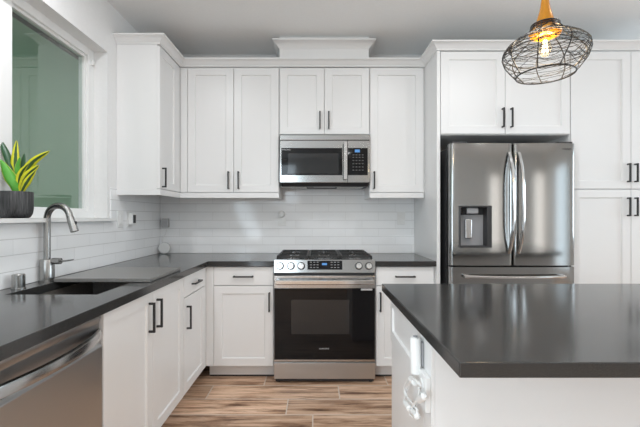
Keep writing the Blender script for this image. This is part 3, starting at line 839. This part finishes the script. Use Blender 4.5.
lp = [P(411, 381, .026), P(406, 392, .024), P(404, 402, .024), P(408, 409, .024), P(413, 407, .026), P(418, 398, .024), P(419, 388, .026)]
obj('cord', MB().tube(spline(lp), .0038, 8), 'whiteplastic', cw, smooth=True)
for (a, b_) in (((405.5, 403), (410, 409)), ((412, 410), (418, 417)), ((419, 400), (425, 396)), ((411, 379), (415, 383))):
    A_, B_ = P(*a, .030), P(*b_, .030)
    obj('plug', MB().tube([A_, A_.lerp(B_, .08), A_.lerp(B_, .92), B_], [.006, .012, .011, .005], 14), 'whiteplastic', cw, smooth=True)

# ------------------------------------------------------------------ wall plates and plug-in devices
TX = XL + .0095; TY = YB - .0095
sw = thing('light_switch', 'white light switch plate on the left tile next to the window', 'switch', (TX, 2.773, 1.23))
obj('plate', MB().box(TX, TX + .006, 2.735, 2.811, 1.171, 1.289), 'whiteplastic', sw, bevel=.002)
obj('rocker', MB().box(TX + .006, TX + .010, 2.757, 2.789, 1.197, 1.263), 'whiteplastic', sw, bevel=.002)
ol = thing('wall_outlet', 'white outlet on the left tile with a plug-in unit under the wall cabinet', 'outlet', (TX, 2.92, 1.23))
obj('plate', MB().box(TX, TX + .006, 2.872, 2.948, 1.171, 1.289), 'whiteplastic', ol, bevel=.002)
pa = thing('plug_in_adapter', 'white plug-in adapter with dark face on the left tile outlet', 'adapter', (TX + .025, 2.91, 1.2))
obj('body', MB().box(TX + .0065, TX + .040, 2.878, 2.942, 1.188, 1.276), 'whiteplastic', pa, bevel=.005)
obj('face', MB().box(TX + .0402, TX + .0425, 2.890, 2.930, 1.20, 1.262), 'dark', pa, bevel=.001)
ad = thing('plug_in_adapter', 'grey plug-in adapter on the back tile in the corner above the round device', 'adapter', (-1.385, TY, 1.15))
obj('body', MB().box(-1.405, -1.345, TY - .036, TY - .0005, 1.150, 1.232), 'palegrey', ad, bevel=.004)
obj('cord', MB().tube(spline([Vector((-1.365, TY - .02, 1.15)), Vector((-1.372, TY - .02, 1.10)), Vector((-1.40, TY - .018, 1.05)), Vector((-1.412, TY - .015, .985)), Vector((-1.405, TY - .012, .93))]), .0028, 8), 'whiteplastic', ad, smooth=True)
pd = thing('round_device', 'round pale grey device standing upright in the counter corner', 'device', (-1.37, 3.42, ZT1))
obj('body', MB().tube([(-1.362, 3.402, .9655), (-1.362, 3.407, .9655), (-1.362, 3.432, .9665), (-1.362, 3.437, .9668)], [.044, .050, .050, .046], 36), 'whiteplastic', pd, smooth=True)
obj('rim', MB().tube([(-1.362 + .0515 * math.cos(a / 36 * 2 * PI), 3.42, .9665 + .0515 * math.sin(a / 36 * 2 * PI)) for a in range(36)], .0012, 6, True), 'greyplastic', pd)
ob = thing('wall_outlet', 'white outlet plate on the back tile left of the range', 'outlet', (-.312, TY, 1.23))
obj('plate', MB().box(-.350, -.274, TY - .006, TY, 1.166, 1.284), 'whiteplastic', ob, bevel=.002)
obj('socket', MB().box(-.328, -.296, TY - .009, TY - .006, 1.18, 1.208), 'whiteplastic', ob, bevel=.002)
rp = thing('plug_in_sensor', 'round white plug-in sensor on the outlet left of the range', 'sensor', (-.312, TY - .02, 1.255))
obj('body', MB().tube([(-.317, TY - .0065, 1.272), (-.317, TY - .012, 1.272), (-.317, TY - .030, 1.272), (-.317, TY - .036, 1.272)], [.020, .032, .030, .016], 28), 'whiteplastic', rp, smooth=True)
og = thing('wall_outlet', 'white outlet plate on the back tile right of the range', 'outlet', (.782, TY, 1.235))
obj('plate', MB().box(.745, .819, TY - .006, TY, 1.176, 1.294), 'whiteplastic', og, bevel=.002)
for z in (1.213, 1.257): obj('socket', MB().box(.765, .799, TY - .009, TY - .006, z - .014, z + .014), 'whiteplastic', og, bevel=.002)

# ------------------------------------------------------------------ potted plant on the sill
PX, PY, PZ = -1.455, 1.838, WZ0 + .0045
pl = thing('potted_plant', 'variegated snake plant in a dark streaked pot on the window sill', 'plant', (PX, PY, PZ))
obj('pot', MB().lathe([(.052, 0), (.061, .006), (.069, .022), (.073, .045), (.073, .124), (.071, .128), (.066, .127), (.065, .10)], (PX, PY, PZ), 40), 'pot', pl, smooth=True)
obj('soil', MB().lathe([(.060, .095), (.0605, .108), (.03, .112), (.0, .113)], (PX, PY, PZ), 28), 'soil', pl, smooth=True)
def wp(x, y, dY=0.0):
    Y_ = PY + dY; return Vector(((x - 316) * Y_ / 380, Y_, CAMZ - (y - 217) * Y_ / 380))
def leaf(pts, width, m, twist=0.0):
    P_ = spline(pts, 6); n = len(P_)
    bm = bmesh.new(); uvl = bm.loops.layers.uv.new('UVMap'); rows_ = []
    for i, p in enumerate(P_):
        t_ = i / (n - 1)
        d = (P_[min(i + 1, n - 1)] - P_[max(i - 1, 0)]).normalized()
        view = Vector((-.62, .78, 0)); view.rotate(Matrix.Rotation(twist, 3, 'Z'))
        side = d.cross(view).normalized(); nr = side.cross(d).normalized()
        w_ = width * (.45 + 1.1 * t_ if t_ < .5 else 1.0 * (1 - ((t_ - .5) / .5) ** 1.8)) * .5 + .0004
        row = []
        for k_ in range(5):
            s_ = (k_ - 2) / 2
            row.append((bm.verts.new(p + side * (w_ * s_) + nr * (.35 * w_ * s_ * s_)), k_ / 4, t_))
        rows_.append(row)
    for a, b_ in zip(rows_, rows_[1:]):
        for k_ in range(4):
            q = [a[k_], a[k_ + 1], b_[k_ + 1], b_[k_]]
            f_ = bm.faces.new([v_[0] for v_ in q])
            for lp_, v_ in zip(f_.loops, q): lp_[uvl].uv = (v_[1], v_[2])
    hold = MB(); hold.bm.free(); hold.bm = bm
    o_ = obj('leaf', hold, m, pl, smooth=True)
    sd = o_.modifiers.new('thick', 'SOLIDIFY'); sd.thickness = .0018
for pts, wd, m_, tw in (
    ([(15, 194, 0), (11, 168, 0), (5, 150, .01), (-2, 137, .02)], .030, 'leafD', .2),
    ([(17, 194, .01), (16, 175, .012), (15.5, 158, .012), (16.5, 140.5, .012)], .036, 'leafY', .1),
    ([(19, 194, .015), (20.5, 178, .02), (22.5, 165, .022), (24.5, 153.5, .022)], .026, 'leafD', -.3),
    ([(20, 194, .0), (24, 175, -.005), (34, 161, -.02), (50, 150.8, -.03)], .034, 'leafY', .0),
    ([(20, 194, -.01), (23, 184, -.015), (29, 174, -.025), (39, 165, -.03)], .036, 'leafY', .1),
    ([(17, 194, -.02), (14, 184, -.03), (8, 173, -.035), (0.5, 159.5, -.035)], .050, 'leafG', .0),
    ([(18.5, 194, -.012), (19, 182, -.015), (22, 172, -.018), (29, 163, -.02)], .028, 'leafY', .3),
    ([(21, 194, -.02), (24, 187, -.03), (29, 179, -.035), (36, 170, -.04)], .028, 'leafY', -.1),
    ([(18, 194, .005), (18, 180, .0), (17.5, 168, .0), (20, 157, .0)], .024, 'leafG', .2)):
    leaf([wp(*p) for p in pts], wd, m_, tw)

# ------------------------------------------------------------------ pendant lamp
LX, LY = .832, 1.38
PXW = LY / 380
pt = thing('pendant_light', 'pendant lamp with dark wire cage and amber neck hanging over the island', 'pendant light', (LX, LY, 1.74))
lz = lambda y: CAMZ - (y - 217) * PXW
obj('ceiling_canopy', MB().lathe([(.06, 0), (.06, -.018), (.045, -.026), (.006, -.028)], (LX, LY, HC - .0005), 28), 'wire', pt, smooth=True)
obj('cord', MB().cyl((LX, LY, 2.27), (LX, LY, HC - .028), .004, None, 10), 'wire', pt, smooth=True)
obj('neck', MB().lathe([(.008, 2.27), (.010, 2.18), (.0125, lz(0)), (.0165, lz(8)), (.023, lz(15)), (.030, lz(21.5)), (.031, lz(23.5)), (.024, lz(24))], (LX, LY, 0), 32), 'amber', pt, smooth=True)
obj('ring', MB().lathe([(.030, lz(26)), (.047, lz(28.5)), (.055, lz(31.5)), (.055, lz(33)), (.048, lz(36)), (.034, lz(37.5)), (.020, lz(37.5))], (LX, LY, 0), 36), 'amber', pt, smooth=True)
obj('socket', MB().cyl((LX, LY, lz(39.5)), (LX, LY, lz(24)), .017), 'amber', pt, smooth=True)
bl = obj('bulb', MB().lathe([(.012, lz(39.5)), (.017, lz(42)), (.021, lz(47)), (.021, lz(51)), (.015, lz(55)), (.004, lz(57))], (LX, LY, 0), 24), 'bulbglass', pt, smooth=True)
for a in range(5):
    an = a * 2 * PI / 5 + .3; c_, s_ = math.cos(an), math.sin(an)
    obj('filament', MB().tube([(LX + .005 * c_, LY + .005 * s_, lz(40)), (LX + .010 * c_, LY + .010 * s_, lz(53))], .0014, 6), 'filament', bl)
pl_ = bpy.data.lights.new('bulb_light', 'POINT'); pl_.energy = 5.0; pl_.color = (1, .78, .5); pl_.shadow_soft_size = .045
lo = bpy.data.objects.new('bulb_light', pl_); COL.objects.link(lo); lo.location = (0, 0, lz(48) - 1.74); lo.parent = pt
# cage surface: t=0 at the collar, t=1 at the open lower rim
KEY = [(0, .046, 25, 0), (.06, .051, 29.5, 0), (.13, .070, 35, 0), (.24, .101, 39, 0), (.38, .129, 44.5, 0), (.50, .1425, 50, 0), (.60, .144, 54.5, 0), (.76, .135, 62, 0), (.9, .114, 69.5, 0), (1, .097, 75, 0)]
def cage(t_, a):
    t_ = min(max(t_, 0), 1)
    for k0, k1 in zip(KEY, KEY[1:]):
        if t_ <= k1[0]: break
    u = (t_ - k0[0]) / (k1[0] - k0[0])
    r_, y_, s_ = (k0[i] + (k1[i] - k0[i]) * u for i in (1, 2, 3))
    r_ *= .975
    x_ = r_ * math.cos(a)
    return Vector((LX + x_, LY + r_ * math.sin(a), lz(y_) + x_ * s_))
fm = MB()
for i in range(9):
    a = 2 * PI * i / 9 + .45
    fm.tube([cage(k_ / 20, a + .10 * math.sin(k_ / 20 * PI)) for k_ in range(21)], .0019, 6)
for t_, r_ in ((0, .0030), (.03, .0022), (1, .0026)):
    fm.tube([cage(t_, 2 * PI * k_ / 48) for k_ in range(48)], r_, 6, True)
cg_ = obj('cage_frame', fm, 'wire', pt, smooth=True)
wm = MB()
for i in range(64):
    a0 = random.random() * 2 * PI; t0 = random.uniform(.05, .97); L_ = random.uniform(1.8, 4.5); ph1, ph2 = random.random() * 6.28, random.random() * 6.28
    am = random.uniform(.02, .09); dr_ = random.uniform(-.05, .05)
    ns = int(L_ * 9)
    wm.tube([cage(min(.985, max(.03, t0 + dr_ * k_ / ns * L_ + am * math.sin(ph1 + k_ / ns * L_ * 1.9) + .015 * math.sin(ph2 + k_ * .9))), a0 + L_ * k_ / ns) for k_ in range(ns + 1)], .0009, 5)
obj('wire_mesh', wm, 'wire', cg_, smooth=True)

# ------------------------------------------------------------------ recessed ceiling lights: sink and refrigerator ones inferred, the rest added as fill
for x, y, lab, pw in ((-1.05, 1.55, 'round recessed ceiling light above the sink', 11), (.80, 1.75, 'round recessed ceiling light between island and refrigerator', 8),
                  (-.20, .55, 'added recessed fill light over the aisle beside the island', 9), (1.6, 1.38, 'added recessed fill light over the middle of the island', 6),
                  (-.9, -.9, 'added recessed fill light behind the camera on the left', 4), (1.3, -1.6, 'added recessed fill light behind the camera in the middle', 3),
                  (3.0, -1.6, 'added recessed fill light behind the camera on the right', 4), (.7, -2.6, 'added recessed fill light by the rear wall', 5),
                  (3.9, .4, 'added recessed fill light beyond the island toward the right wall', 6), (-.9, -2.6, 'added recessed fill light by the high rear window', 5)):
    d_ = thing('recessed_light', lab, 'ceiling light', (x, y, HC), 0, 'recessed ceiling lights')
    obj('trim_ring', MB().lathe([(.085, -.0005), (.085, -.006), (.066, -.008), (.064, -.0005)], (x, y, HC), 32), 'whiteplastic', d_, smooth=True)
    obj('lens', MB().lathe([(.062, -.001), (.062, -.004), (.0, -.0045)], (x, y, HC), 32), 'lens', d_)
    l_ = bpy.data.lights.new('downlight', 'AREA'); l_.shape = 'DISK'; l_.size = .11; l_.energy = pw * CAN_W; l_.color = (.95, .975, 1.0)
    lo = bpy.data.objects.new('downlight', l_); COL.objects.link(lo); lo.location = (0, 0, -.012); lo.parent = d_
